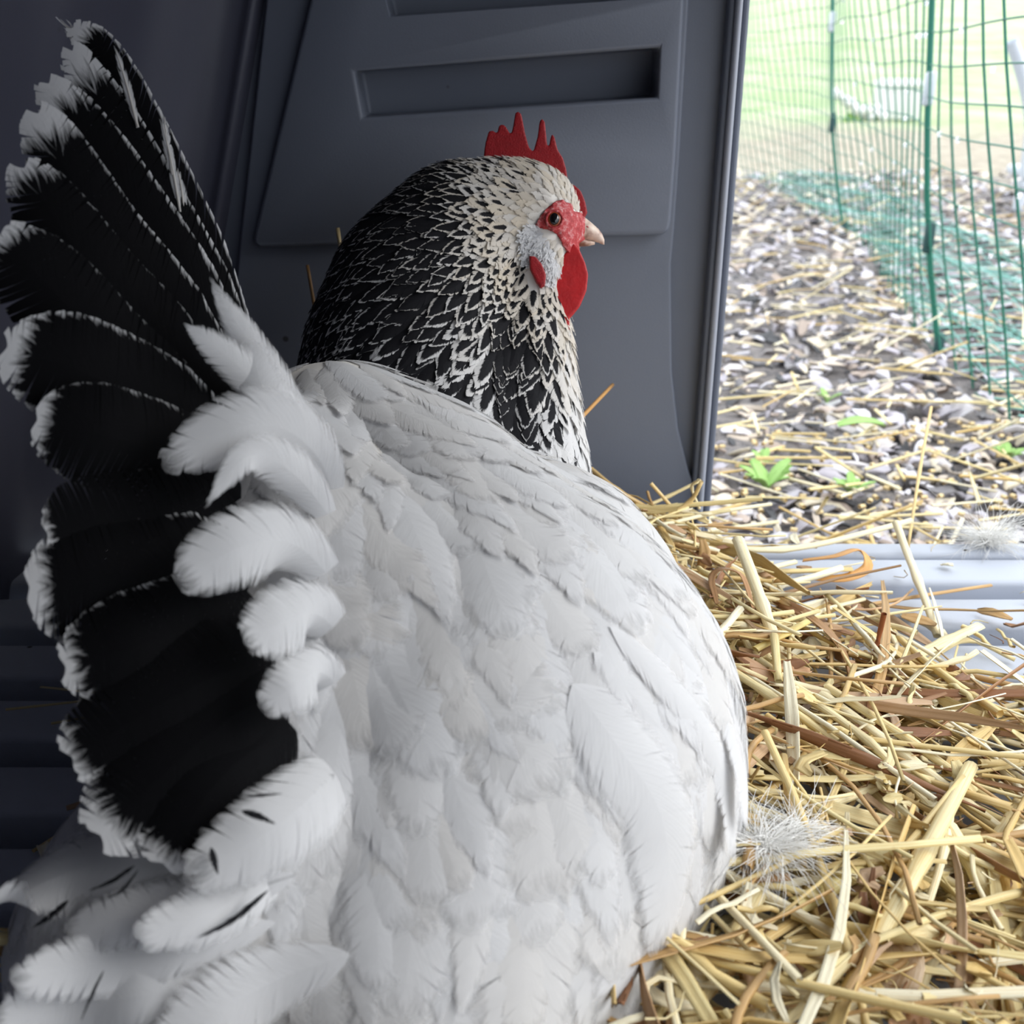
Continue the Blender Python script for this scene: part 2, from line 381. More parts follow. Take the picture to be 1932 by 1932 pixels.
# ------- single long stalks, each one an object (px, py, z) way points
def hz(px, py, z): return onz(px, py, z)
def stalk(name, pts, r0, col, label, group=None, flat=.8, rib=False, node=True, k=9, taper=.12, twist=.3, cat='straw'):
    r = r0 * (.74 if not rib else 1)
    P = [onz(a, b, z) for a, b, z in pts]
    P = catmull([tuple(p) for p in P], 5) if len(P) > 2 else np.array([np.array(P[0])*(1-t)+np.array(P[1])*t for t in np.linspace(0, 1, 8)])
    sd = random.random()*9; b = Batch(); c0 = P[0].copy()
    if rib: V, F, U = ribbon(P - c0, r, twist=twist, seed=sd)
    else: V, F, U = tube(P - c0, r, k, flat, taper, node, seed=sd)
    b.add(V, F, U, (*col, 1)); o = link(name, b.mesh(name), M_straw); o.location = c0
    return tag(o, label, cat, group)
Y1, Y2, Y3, Y4 = (.80, .68, .38), (.86, .78, .54), (.72, .54, .25), (.84, .74, .46)
G = 'long straw stalks lying across the top of the straw bed'; GL = 'long pale golden straw stalk lying across the top of the straw bed'
stalk('straw_stalk', [(1255, 1015, .022), (1400, 1036, .020), (1530, 1030, .016), (1720, 982, .02)], .0034, Y2, 'thick pale stalk stretched along the sill from the wall edge, bent upwards')
stalk('straw_stalk', [(1690, 985, .03), (1710, 1040, .02), (1745, 1130, .012), (1768, 1200, .004)], .0036, Y2, 'thick straight pale stalk leaning over the white sill bars, broken at its foot')
stalk('straw_stalk', [(1757, 768, .055), (1735, 890, .035), (1712, 1042, .004)], .0016, Y3, 'thin stalk standing upright in front of the mulch, at the sill')
stalk('straw_stalk', [(1392, 1018, .06), (1420, 1090, .05), (1452, 1180, .035), (1492, 1290, .02)], .0048, Y2, 'thickest pale hollow stalk leaning up beside the wall edge, wide at its foot')
stalk('straw_stalk', [(1425, 1225, .035), (1525, 1172, .04)], .0032, (.72, .58, .22), 'short cut olive-yellow stalk crossing the thick pale stalk', flat=.5)
stalk('straw_stalk', [(1600, 1228, .02), (1760, 1272, .012), (1940, 1318, .004)], .0036, (.80, .56, .28), 'long tan stalk crossing the white floor bars to the right edge')
stalk('straw_stalk', [(1672, 1180, .02), (1716, 1262, .010), (1765, 1312, .003)], .0026, Y2, 'pale stalk slanting down in front of the upright brown stem')
stalk('straw_twig', [(1668, 1158, .045), (1655, 1215, .025), (1640, 1278, .012)], .0020, (.30, .09, .03), 'upright dark red-brown stem rising from the straw before the white bars', cat='stem')
stalk('straw_stalk', [(1700, 1250, .008), (1850, 1180, .016)], .0052, (.88, .80, .50), 'broad flattened yellow stalk lying on the middle white floor bar', flat=.4)
stalk('straw_stalk', [(1750, 1245, .004), (1826, 1208, .008), (1915, 1245, .003)], .0022, Y1, 'kinked thin stalk bent like a roof on the middle white floor bar')
stalk('straw_twig', [(1575, 1146, .018), (1640, 1150, .014), (1690, 1138, .01), (1722, 1112, .008)], .0012, (.60, .38, .20), 'thin brown forked twig lying in front of the sill', cat='stem')
stalk('straw_leaf', [(1352, 1140, .035), (1343, 1092, .042), (1365, 1075, .045), (1400, 1090, .04), (1420, 1150, .03)], .0022, (.40, .22, .10), 'curled brown straw leaf forming an arch beside the thick pale stalk', rib=True, cat='leaf')
stalk('straw_leaf', [(1512, 1155, .03), (1560, 1195, .028), (1590, 1240, .026), (1604, 1300, .02)], .0042, (.34, .19, .08), 'curled dark brown straw leaf bending down left of the upright brown stem', rib=True, twist=1.2, cat='leaf')
stalk('straw_leaf', [(1515, 1060, .012), (1575, 1052, .018), (1620, 1040, .02), (1635, 1072, .012), (1590, 1092, .008), (1515, 1090, .008)], .0035, (.72, .38, .12), 'orange-brown looped straw leaf lying on the sill', rib=True, twist=.8, cat='leaf')
stalk('straw_leaf', [(1300, 1225, .03), (1400, 1260, .034), (1470, 1300, .03)], .0085, (.50, .30, .17), 'wide flat brown leaf against the wing of the hen, above the other brown leaves', rib=True, cat='leaf')
stalk('straw_leaf', [(1470, 1270, .03), (1530, 1272, .03)], .0075, (.62, .38, .22), 'short torn orange-brown leaf right of the wide flat brown leaf', rib=True, cat='leaf')
stalk('straw_leaf', [(1490, 1760, .02), (1580, 1700, .026), (1650, 1650, .026), (1700, 1590, .02)], .007, (.55, .38, .24), 'long shredded brown leaf lying beside the thick cut stalk', rib=True, twist=.5, cat='leaf')
stalk('straw_leaf', [(1660, 1900, .02), (1690, 1830, .026), (1680, 1780, .026)], .010, (.68, .52, .36), 'crumpled pale brown leaf near the bottom of the straw', rib=True, twist=.6, cat='leaf')
stalk('straw_stalk', [(1500, 1712, .03), (1625, 1640, .03), (1755, 1560, .024)], .0052, (.84, .74, .36), 'thick cut yellow stalk with a split end lying in the middle of the straw')
stalk('straw_stalk', [(1565, 1400, .02), (1588, 1500, .018)], .0045, Y1, 'short upright yellow stalk under the crossing bundle')
stalk('straw_stalk', [(1890, 1655, .02), (1908, 1740, .014)], .0085, (.86, .62, .22), 'short wide amber stalk near the right edge')
stalk('straw_stalk', [(1870, 1745, .02), (1868, 1940, .012)], .0040, Y4, 'straight pale stalk standing upright to the bottom edge')
stalk('straw_stalk', [(1658, 1770, .034), (1740, 1620, .036), (1832, 1445, .03)], .0046, Y1, 'long upright stalk leaning to the right across the middle of the straw')
for pts, r, c in [
    ([(1550, 1310, .03), (1700, 1420, .026), (1940, 1605, .014)], .0040, Y2), ([(1560, 1296, .032), (1720, 1400, .028), (1940, 1560, .014)], .0032, Y1),
    ([(1480, 1285, .034), (1690, 1340, .026), (1940, 1410, .012)], .0026, Y2), ([(1500, 1300, .035), (1640, 1400, .03), (1760, 1530, .02)], .0030, Y4),
    ([(1330, 1232, .036), (1450, 1310, .036), (1580, 1400, .03)], .0032, Y1), ([(1420, 1320, .03), (1560, 1365, .026)], .0052, (.74, .58, .26)),
    ([(1290, 1935, .02), (1362, 1810, .03), (1432, 1685, .034)], .0046, Y1), ([(1330, 1880, .022), (1420, 1790, .03), (1530, 1720, .022)], .0030, Y3),
    ([(1440, 1935, .02), (1560, 1830, .026), (1640, 1770, .026)], .0058, Y1), ([(1400, 1930, .02), (1480, 1850, .026)], .0046, (.76, .58, .30)),
    ([(1790, 1560, .03), (1850, 1660, .024), (1940, 1800, .014)], .0046, Y4), ([(1560, 1935, .02), (1640, 1860, .022), (1700, 1850, .02)], .004, Y2),
    ([(1800, 1480, .03), (1782, 1600, .03), (1740, 1740, .024)], .0024, Y2), ([(1560, 1520, .03), (1690, 1470, .024)], .0030, Y4),
    ([(1340, 1625, .03), (1500, 1610, .028), (1640, 1608, .02)], .0024, Y2), ([(1590, 1560, .03), (1720, 1590, .028), (1760, 1600, .02)], .0024, Y3),
    ([(1690, 1340, .02), (1850, 1345, .01), (1940, 1360, .006)], .0030, Y2), ([(1600, 1280, .024), (1680, 1335, .02), (1760, 1400, .012)], .0034, Y3),
    ([(1350, 1660, .03), (1450, 1665, .028), (1540, 1690, .02)], .0040, Y4), ([(1760, 1935, .014), (1850, 1880, .014), (1935, 1880, .01)], .0040, Y3),
    ([(1630, 1130, .02), (1540, 1160, .026), (1580, 1210, .024)], .0020, Y2), ([(1300, 1110, .03), (1420, 1122, .03), (1500, 1140, .022)], .0026, Y4),
    ([(1290, 1170, .032), (1400, 1180, .034), (1475, 1200, .03)], .0030, Y2), ([(1240, 985, .03), (1300, 948, .04), (1324, 908, .055)], .0026, Y3),
    ([(1190, 968, .03), (1262, 936, .036), (1322, 906, .045)], .0020, Y1), ([(1228, 912, .05), (1270, 960, .035), (1310, 1010, .024)], .0020, Y3),
    ([(1115, 885, .05), (1165, 925, .045), (1235, 965, .03)], .0028, (.62, .44, .20)), ([(1120, 905, .045), (1190, 950, .035), (1300, 985, .025)], .0022, Y3),
    ([(1320, 960, .03), (1305, 920, .045), (1318, 905, .055)], .0016, Y2), ([(1500, 1060, .02), (1430, 1075, .026), (1300, 1085, .03)], .0026, Y2),
    ([(1940, 1480, .012), (1880, 1580, .018), (1790, 1700, .02)], .0032, Y1), ([(1700, 1935, .02), (1760, 1800, .024), (1800, 1720, .022)], .0036, Y4)]:
    stalk('straw_stalk', pts, r, c, GL, G)
# stems seen against the wall
def stem3(a, b, r, col, label):
    A, B = np.array(a), np.array(b); P = np.array([A*(1-t)+B*t for t in np.linspace(0, 1, 6)]); bt = Batch(); V, F, U = tube(P-A, r, 8, 1, .1, False); bt.add(V, F, U, (*col, 1))
    o = link('straw_twig', bt.mesh('straw_twig'), M_straw); o.location = A; tag(o, label, 'stem')
stem3(ony(1085, 800, .60), ony(1156, 726, .70), .0013, (.55, .30, .10), 'brown straw stem poking out behind the neck against the wall')
stem3(ony(655, 560, .69), ony(637, 430, .70), .0014, (.50, .40, .22), 'pale straw stem leaning on the wall behind the back of the neck')
stem3(ony(600, 620, .69), ony(580, 500, .70), .0012, (.35, .20, .08), 'dim brown straw stem left of the pale one behind the neck')

# ------- mulch outside
ch = Batch()
CH = [(.52, .49, .54), (.42, .39, .43), (.2, .19, .2), (.6, .56, .56), (.62, .53, .44), (.06, .06, .065), (.72, .64, .50), (.42, .34, .29), (.66, .64, .68)]
for k in range(11000):
    y = .74 + (3.6) * random.random() ** 1.7; x = random.uniform(.12, .55 + y * .75)
    L = random.uniform(.008, .027) * (1 + .3 * y); a = random.uniform(0, 6.28)
    d = np.array((math.cos(a), math.sin(a), random.gauss(0, .22))); z = gz(x, y) + random.uniform(.0, .012) + .004
    s = np.array((-d[1], d[0], random.gauss(0, .2))); P = np.array([np.array((x, y, z)) + d*L*(t-.5) + np.array((0, 0, -1))*L*random.uniform(-.1, .3)*(4*(t-.5)**2) for t in np.linspace(0, 1, 4)])
    V, F, U = ribbon(P, L * random.uniform(.10, .34), cup=random.uniform(-.5, .5), twist=random.gauss(0, .5), th=.002); ch.add(V, F, U, pick(CH, .2))
tag(link('bark_mulch', ch.mesh('bark_mulch'), M_chip), 'wet grey brown bark chips and dead leaves covering the ground outside the coop', 'mulch', kind='stuff')
so = Batch()
for k in range(900):
    y = .72 + (3.2) * random.random() ** 2.2; x = random.uniform(.14, .5 + y * .6); L = random.uniform(.03, .11); a = random.gauss(-.3, .9)
    d = np.array((math.cos(a), math.sin(a), random.gauss(0, .08) + (.6 if random.random() < .08 else 0))); P = np.array([np.array((x, y, gz(x, y) + .022)) + d*L*(t-.5) + np.array((0, 0, abs(d[2])*L*.5)) for t in np.linspace(0, 1, 4)])
    V, F, U = tube(P, random.uniform(.0012, .0024), 5, .8, .1, seed=random.random()*9); so.add(V, F, U, pick(STRAW[:6]))
for k in range(420):      # spilled grain
    y = .72 + .5 * random.random() ** 1.4; x = random.uniform(.15, .75); a = random.uniform(0, 3.14); d = np.array((math.cos(a), math.sin(a), 0)) * .006
    P = np.array([np.array((x, y, gz(x, y) + .02)) + d*(t-.5) for t in (0, .3, .7, 1)]); V, F, U = tube(P, .0026, 5, .8); so.add(V, F, U, (.78, .62, .34, 1))
tag(link('scattered_straw', so.mesh('scattered_straw'), M_straw), 'loose straw bits and grain scattered over the mulch beyond the sill', 'straw', kind='stuff')
# seedlings (few, each its own thing)
def seedling(px, py, s, n, label, group=None):
    r = empty('seedling', onz(px, py, -.088)); rng = random.Random(px)
    tag(r, label, 'plant', group); bt = Batch()
    for k in range(n):
        a = rng.uniform(0, 6.28); L = s * rng.uniform(.6, 1.2); d = np.array((math.cos(a), math.sin(a), 0)); P = np.array([d*L*t*.8 + np.array((0, 0, L*(1.1*t - .5*t*t))) for t in np.linspace(0, 1, 5)])
        V, F, U = ribbon(P, L*.16, cup=.3); bt.add(V, F, U, (1, 1, 1, 1))
    o = link('leaves', bt.mesh('leaves'), M_green); o.parent = r
for px, py, s, n, lb in [(1445, 925, .035, 16, 'bushy green seedling in the mulch just beyond the wall edge'), (1605, 935, .024, 14, 'small green seedling in the mulch behind the sill, in the middle'), (1560, 760, .02, 8, 'tiny green seedling farther back in the mulch'), (1900, 870, .022, 12, 'green seedling at the right edge of the picture'), (1440, 880, .02, 8, 'small seedling tuft behind the bushy seedling')]:
    seedling(px, py, s, n, lb)
bt = Batch(); c0 = np.array(onz(1625, 806, -.075)); P = np.array([(t*.05 - .025, 0, .006*math.sin(t*3.1)) for t in np.linspace(0, 1, 7)]); V, F, U = ribbon(P, .012, cup=.3); bt.add(V, F, U, (1, 1, 1, 1))
o = link('leaf', bt.mesh('leaf'), M_green); o.location = c0; tag(o, 'bright green fallen leaf lying on the mulch', 'leaf')

# ------- wire netting fence
f0 = [onz(p, q, -.098) for p, q in [(2060, 1010), (1932, 858), (1790, 690), (1690, 560), (1600, 450), (1500, 385), (1405, 335)]]
foot = catmull([tuple(p) for p in f0], 14); seg = np.linalg.norm(np.diff(foot, axis=0), axis=1); S = np.concatenate([[0], np.cumsum(seg)])
def fpt(s): return np.array([np.interp(s, S, foot[:, i]) for i in range(3)])
fence = empty('netting_fence', tuple(foot[20])); tag(fence, 'green plastic coated wire netting fence running around the mulch run', 'fence')
mesh_ = Batch(); H = 1.05; sx_ = .082
def lean(s, z): # fence leans outwards a little
    t = fpt(s); k = min(len(foot)-2, int(np.searchsorted(S, s))); d = foot[min(k+1, len(foot)-1)] - foot[max(k-1, 0)]; nrm = np.array((d[1], -d[0], 0)); nrm /= np.linalg.norm(nrm)
    return t - nrm * z * .175 + np.array((.012*math.sin(s*5+z*7), 0, z))
def panel(s0, s1, name):
    b = Batch(); s = s0
    while s <= s1:
        P = np.array([lean(s, z) for z in np.linspace(0, H, 14)]); V, F, U = tube(P, .0016, 5, up=(0, 1, 0)); b.add(V, F, U, (1, 1, 1, 1)); s += sx_
    z = .0
    while z <= H:
        P = np.array([lean(q, z + .003*math.sin(q*9)) for q in np.arange(s0, s1 + sx_/2, sx_/2)]); V, F, U = tube(P, .0011, 5); b.add(V, F, U, (1, 1, 1, 1)); z += .040
    return link(name, b.mesh(name), M_greenwire, fence)
def s_at(px):  # arc length whose image column is px
    best = min(np.linspace(0, S[-1], 600), key=lambda s: abs(px_of(fpt(s)) - px)); return best
def px_of(p):
    d = p - np.array(CAM); depth = d[1]*cp - d[2]*sp; return 966 + FPX * d[0] / depth
sA, sB = s_at(1775), s_at(1592)
panel(0, sA, 'netting_panel'); panel(sA, sB, 'netting_panel'); panel(sB, S[-1], 'netting_panel')
def z_at(s, py): return min(np.linspace(0, 1, 400), key=lambda z: abs(toimg(lean(s, z))[1] - py))
def toimg(p): d = p - np.array(CAM); dep = d[1]*cp - d[2]*sp; return 966+FPX*d[0]/dep, 966-FPX*(d[1]*sp+d[2]*cp)/dep
for s, zc in ((sA, (z_at(sA, 449), z_at(sA, 168))), (sB, (z_at(sB, 232), z_at(sB, 40)))):
    P = np.array([lean(s, z) for z in np.linspace(.02, H + .1, 12)]); bt = Batch(); V, F, U = tube(P, .0044, 8); bt.add(V, F, U, (1, 1, 1, 1)); po = link('fence_post', bt.mesh('fence_post'), M_greenwire, fence)
    for z, m_ in ((.012, M_clip), (zc[0], M_clip), (zc[1], M_silver)):
        p = lean(s, z); bm = bmesh.new(); boxbm(bm, p[0]-.006, p[0]+.008, p[1]-.006, p[1]+.006, p[2]-.022, p[2]+.022); bevel(bm, .003, 2)
        c_ = bmobj('post_clip', bm, m_, fence)
# skirt of netting lying on the ground beyond the fence
b = Batch()
for s in np.arange(0, S[-1], .05):
    A = lean(s, .006); k = min(len(foot)-2, int(np.searchsorted(S, s))); d = foot[min(k+1, len(foot)-1)] - foot[max(k-1, 0)]; nrm = np.array((d[1], -d[0], 0)); nrm /= np.linalg.norm(nrm)
    P = np.array([A + nrm*q + np.array((0, 0, .012+.01*math.sin(q*20+s*9))) for q in np.linspace(0, .32, 6)]); V, F, U = tube(P, .0013, 4); b.add(V, F, U, (1, 1, 1, 1))
for q in np.arange(.03, .33, .04):
    P = []
    for s in np.arange(0, S[-1], .06):
        A = lean(s, .006); k = min(len(foot)-2, int(np.searchsorted(S, s))); d = foot[min(k+1, len(foot)-1)] - foot[max(k-1, 0)]; nrm = np.array((d[1], -d[0], 0)); nrm /= np.linalg.norm(nrm); P.append(A + nrm*q + np.array((0, 0, .012+.01*math.sin(q*20+s*9))))
    V, F, U = tube(np.array(P), .0013, 4); b.add(V, F, U, (1, 1, 1, 1))
sk = link('netting_skirt', b.mesh('netting_skirt'), M_wire_light, fence); sk['label'] = 'paler netting skirt lying flat on the ground'
bt = Batch()
for k in range(90):        # rain drops hanging under the horizontal wires
    s = random.uniform(0, sB); z = .04 * random.randint(4, 24); p = lean(s, z) + np.array((0, 0, -.004)); P = np.array([p + np.array((0, 0, q)) for q in (-.003, 0, .003)]); V, F, U = tube(P, .0022, 5, up=(0, 1, 0)); bt.add(V, F, U, (1, 1, 1, 1))
M_drop = mat('water', (.95, .97, 1), .03, 1); M_drop.node_tree.nodes['Principled BSDF'].inputs['Transmission Weight'].default_value = .7
dr = link('water_drops', bt.mesh('water_drops'), M_drop, fence); dr['kind'] = 'stuff'

# ------- far garden things
c0 = ony(1686, 238, 7.4); c0.z = gz(c0.x, 7.4)
r = empty('planter', c0); tag(r, 'white stone planter with white blossom on the lawn behind the netting', 'planter')
k = 7.9 / FPX
bm = bmesh.new(); boxbm(bm, c0.x-30*k, c0.x+30*k, c0.y-.12, c0.y+.12, c0.z, c0.z+62*k)
boxbm(bm, c0.x-32*k, c0.x+32*k, c0.y-.14, c0.y+.14, c0.z+50*k, c0.z+58*k); bevel(bm, .01, 2); bmobj('box', bm, M_white, r)
bm = bmesh.new(); rg = random.Random(3)
for i in range(60):
    t = rg.random(); a_ = (1575 + 100*t, 176 + 34*min(1, t*2) + rg.uniform(-4, 22*t)); p = ony(*a_, 7.2 + rg.uniform(-.1, .1)); p.z = max(p.z, gz(p.x, p.y)+.02)
    bmesh.ops.create_icosphere(bm, subdivisions=1, radius=rg.uniform(.018, .035), matrix=Matrix.Translation(p))
fl_ = bmobj('blossom', bm, M_white, r); fl_['kind'] = 'stuff'
bm = bmesh.new()
for i in range(26):
    p = ony(1600 + rg.uniform(0, 55), 212 + rg.uniform(0, 30), 7.2); q = p + Vector((rg.gauss(0, .03), 0, -.10)); d = (q-p)
    bmesh.ops.create_cone(bm, segments=5, radius1=.004, radius2=.014, depth=.12, matrix=Matrix.Translation((p+q)/2))
fo_ = bmobj('foliage', bm, M_green, r); fo_['kind'] = 'stuff'
# pale plastic garden chair, only its side reaches into the picture
c0 = ony(1960, 330, 3.2); c0.z = gz(c0.x, 3.2)
r = empty('garden_chair', c0); tag(r, 'pale grey plastic garden chair standing on the grass at the right edge', 'chair')
def arc(pts, rad, name, mat_=M_chair, k=10):
    bt = Batch(); P = catmull(pts, 6); V, F, U = tube(P, rad, k, .6); bt.add(V, F, U, (1, 1, 1, 1)); return link(name, bt.mesh(name), mat_, r)
for dx in (0, .46):
    A = [ony(1908, 78, 3.2), ony(1922, 118, 3.2), ony(1938, 180, 3.2), ony(1946, 240, 3.2)]
    arc([(p.x+dx, p.y, p.z) for p in A], .026, 'armrest'); q = A[-1]
    arc([(q.x+dx, q.y, q.z), (q.x+.005+dx, q.y, q.z-.12), (q.x+.005+dx, q.y, gz(0, 3.2)+.1), (q.x+dx, q.y, gz(0, 3.2))], .024, 'leg')
    arc([(q.x+dx+.26, q.y+.36, q.z-.13), (q.x+dx+.27, q.y+.38, q.z-.3), (q.x+dx+.28, q.y+.42, gz(0, 3.2))], .024, 'leg')
bm = bmesh.new(); boxbm(bm, q.x+.12, q.x+.54, q.y, q.y+.40, q.z-.16, q.z-.13); bevel(bm, .01); bmobj('seat', bm, M_chair, r)

# ================================================================== HEN
hen = empty('hen', (0, .42, 0)); tag(hen, 'white hen with black and white neck and black tail sitting in straw, facing right', 'hen')
NECK = [  # px, py, r_px, t
    [(1030, 415, 66, .600), (1000, 402, 92, .605), (935, 430, 122, .612), (872, 470, 156, .618), (815, 570, 192, .62), (800, 690, 225, .62), (800, 800, 240, .615), (830, 930, 235, .60)],
    [(1035, 430, 60, .598), (1005, 560, 60, .60), (985, 640, 92, .60), (965, 760, 125, .60), (960, 900, 150, .59)],
    [(1040, 395, 52, .600), (1065, 430, 36, .600), (1088, 438, 24, .600)],
]
BODY = [
    [(640, 905, 225, .50), (760, 1010, 270, .49), (800, 1090, 305, .475), (880, 1400, 515, .455)],
    [(880, 1400, 515, .455), (870, 1440, 525, .45), (760, 1750, 480, .41)],
    [(640, 1200, 330, .43), (760, 1320, 430, .44), (740, 1520, 450, .427)],
    [(560, 900, 150, .46), (640, 1200, 330, .43), (600, 1600, 400, .40), (380, 1780, 330, .37)],
    [(880, 1080, 250, .55), (960, 1190, 330, .50), (1010, 1380, 360, .47)],
    [(1230, 1600, 120, .40), (1255, 1500, 130, .42)],
]
def spheres(ch, n=9):
    out = []
    for c in ch:
        K = [(*at(px, py, t), rp * t / FPX) for px, py, rp, t in c]
        for a, b in zip(K[:-1], K[1:]):
            for i in range(n + 1): t = i / n; out.append(tuple(a[j]*(1-t)+b[j]*t for j in range(4)))
    return np.array(out)
SN, SB_ = spheres(NECK), spheres(BODY)
bm = bmesh.new()
for s in np.vstack([SN, SB_]): bmesh.ops.create_icosphere(bm, subdivisions=3, radius=s[3], matrix=Matrix.Translation(s[:3]))
tmp = bmobj('tmp', bm, None); md = tmp.modifiers.new('r', 'REMESH'); md.mode = 'VOXEL'; md.voxel_size = .0032; md.adaptivity = 0
md = tmp.modifiers.new('s', 'SMOOTH'); md.iterations = 8; md.factor = .5
bme = evaluated(tmp, 'body'); bpy.data.objects.remove(tmp)
co = np.empty(len(bme.vertices)*3, np.float32); bme.vertices.foreach_get('co', co); co = co.reshape(-1, 3)
co[:, 2] = np.where(co[:, 2] < .012, .012 + (co[:, 2]-.012)*.03, co[:, 2]); co[:, 2] = np.maximum(co[:, 2], .004); bme.vertices.foreach_set('co', co.ravel()); bme.update()
body = link('body', bme, M_under, hen)
bm = bmesh.new(); bm.from_mesh(bme); bmesh.ops.triangulate(bm, faces=bm.faces); tree = BVHTree.FromBMesh(bm)
tri_c = []; tri_a = []
TV = np.array([[v.co[:] for v in f.verts] for f in bm.faces]); bm.free()
ar = np.linalg.norm(np.cross(TV[:, 1]-TV[:, 0], TV[:, 2]-TV[:, 0]), axis=1) / 2
def sdf(p, S_): return float(np.min(np.linalg.norm(S_[:, :3]-p, axis=1)-S_[:, 3]))

# ---- feather maker
def w_round(v): return np.where(v < .5, np.minimum(1, (np.maximum(v, 0)/.5)**.55*1.0), np.sqrt(np.maximum(0, 1-((v-.5)/.5)**2.6)))
def w_point(v): return np.where(v < .35, (np.maximum(v, 0)/.35)**.5, np.maximum(0, 1-((v-.35)/.65)**1.7))
def w_blunt(v): return np.where(v < .3, .45+.55*(np.maximum(v, 0)/.3)**.8, np.sqrt(np.maximum(0, 1-(np.maximum(0, v-.62)/.38)**2.2)))
def feather(batch, Cn, B, Nn, W, S_, rng, wf=w_round, col=(0, .5, 0, 1), camber=.25, rag=.03, shift=.2, lift=.0003, cols=3, gap=.0, quill=0.0):
    K = len(Cn); kk = np.arange(K) / (K - 1)
    def ev(v, A): v = np.clip(v, 0, 1); return np.stack([np.interp(v, kk, A[:, i]) for i in range(3)], -1)
    a = np.linspace(0, .97, S_ + 1); lo, hi = a[:-1], a[1:]
    q = np.linspace(0, 1, cols + 1)
    Vs = []; Us = []; Fs = []; n0 = 0
    for side in (-1, 1):
        j = rng.uniform(-rag, rag, (S_,)); g_ = gap * rng.uniform(0, 1, S_); dn = rng.normal(0, lift, S_)
        vo_lo = np.minimum(1, lo + shift*(1-lo*.8) + j + g_/S_*.5); vo_hi = np.minimum(1, hi + shift*(1-hi*.8) + j - g_/S_*.5)
        lat = 1 + rng.uniform(-rag, rag, S_)
        for (r0, vo) in ((lo, vo_lo), (hi, vo_hi)):
            vb = np.minimum(1, r0 + shift*(1-r0*.8))
            v = r0[:, None]*(1-q**1.3) + vb[:, None]*q**1.3 + (vo-vb)[:, None]*q**4
            u = wf(np.clip(vb, 0, 1))[:, None]*q*(1+(lat-1)[:, None]*q**4)
            P = ev(v, Cn) + ev(v, B)*(side*u*W)[..., None] + ev(v, Nn)*((-camber*W*u*u) + dn[:, None]*q)[..., None]
            Vs.append(P.reshape(-1, 3)); Us.append(np.stack([.5+.5*side*np.broadcast_to(q, v.shape)*.999, v], -1).reshape(-1, 2))
        m = cols + 1; A0 = n0; B0 = n0 + S_*m
        i, jx = np.meshgrid(np.arange(S_), np.arange(cols), indexing='ij'); i = i.ravel(); jx = jx.ravel()
        f = np.stack([A0+i*m+jx, A0+i*m+jx+1, B0+i*m+jx+1, B0+i*m+jx], 1)
        Fs.append(f if side > 0 else f[:, ::-1]); n0 += 2*S_*m
    V = np.vstack(Vs); batch.add(V, np.vstack(Fs), np.vstack(Us), np.tile(np.array(col), (len(V), 1)))
    if quill:
        V, F, U = tube(Cn[:-1], quill, 5, 1, .8); batch.add(V, F, np.column_stack([np.full(len(V), .5), np.full(len(V), .1)]), np.tile(np.array((0, .5, .3, 1)), (len(V), 1)))

def surf(p):
    loc, nrm, _, _ = tree.find_nearest(Vector(p)); return np.array(loc), np.array(nrm)
def walk(p, src, L, K, o0, o1, fixed=None, wob=0):
    """centre line walking over the skin away from src, rising from o0 to o1"""
    p = np.array(p); Cn = []; Bn = []; Nn = []; st = L / (K-1)
    for k in range(K):
        loc, n = surf(p); f = (loc - src) if fixed is None else fixed.copy()
        f = f / (np.linalg.norm(f)+1e-9); f = f - n*np.dot(f, n); f /= np.linalg.norm(f)+1e-9
        b = np.cross(f, n); 
        if wob: f = f + b*wob; f /= np.linalg.norm(f); b = np.cross(f, n)
        Cn.append(loc + n*(o0 + (o1-o0)*(k/(K-1))**1.2)); Bn.append(b); Nn.append(n); p = loc + f*st
    return np.array(Cn), np.array(Bn), np.array(Nn)
def poisson(cands, rad):
    cell = {}; out = []
    for c, r_ in zip(cands, rad):
        k = tuple((c / .012).astype(int)); ok = True; R_ = int(r_/.012)+1
        for dx in range(-R_, R_+1):
            for dy in range(-R_, R_+1):
                for dz in range(-R_, R_+1):
                    for q, rq in cell.get((k[0]+dx, k[1]+dy, k[2]+dz), ()):
                        if np.sum((q-c)**2) < r_*r_: ok = False; break
                    if not ok: break
                if not ok: break
            if not ok: break
        if ok: cell.setdefault(k, []).append((c, r_)); out.append(len(out)); sel.append(c)
    return out
Hd = np.array(at(1062, 440, .598)); Hc = np.array(at(1010, 420, .605)); Bsrc = np.array(at(600, 740, .50)); tailroot = np.array(at(430, 800, .42))
NC = 90000; idx = RNG.choice(len(TV), NC, p=ar/ar.sum()); r1 = np.sqrt(RNG.random(NC))[:, None]; r2 = RNG.random(NC)[:, None]
cand = TV[idx, 0]*(1-r1) + TV[idx, 1]*(r1*(1-r2)) + TV[idx, 2]*(r1*r2)
cand = cand[cand[:, 2] > .008]
dn_ = np.min(np.linalg.norm(cand[:, None, :]-SN[None, ::2, :3], axis=2)-SN[None, ::2, 3], axis=1)
db_ = np.min(np.linalg.norm(cand[:, None, :]-SB_[None, ::2, :3], axis=2)-SB_[None, ::2, 3], axis=1)
FACE = [(1012, 426), (1020, 410), (1034, 394), (1050, 382), (1066, 384), (1080, 400), (1096, 408), (1108, 424), (1100, 442), (1090, 458), (1086, 478), (1072, 482), (1060, 462), (1050, 442), (1034, 434), (1020, 432)]
def inpoly(x, y, P):
    c = False; j = len(P)-1
    for i in range(len(P)):
        if (P[i][1] > y) != (P[j][1] > y) and x < (P[j][0]-P[i][0])*(y-P[i][1])/(P[j][1]-P[i][1])+P[i][0]: c = not c
        j = i
    return c
isn = dn_ < db_ + np.where(cand[:, 0] > .0, .006, -.002)
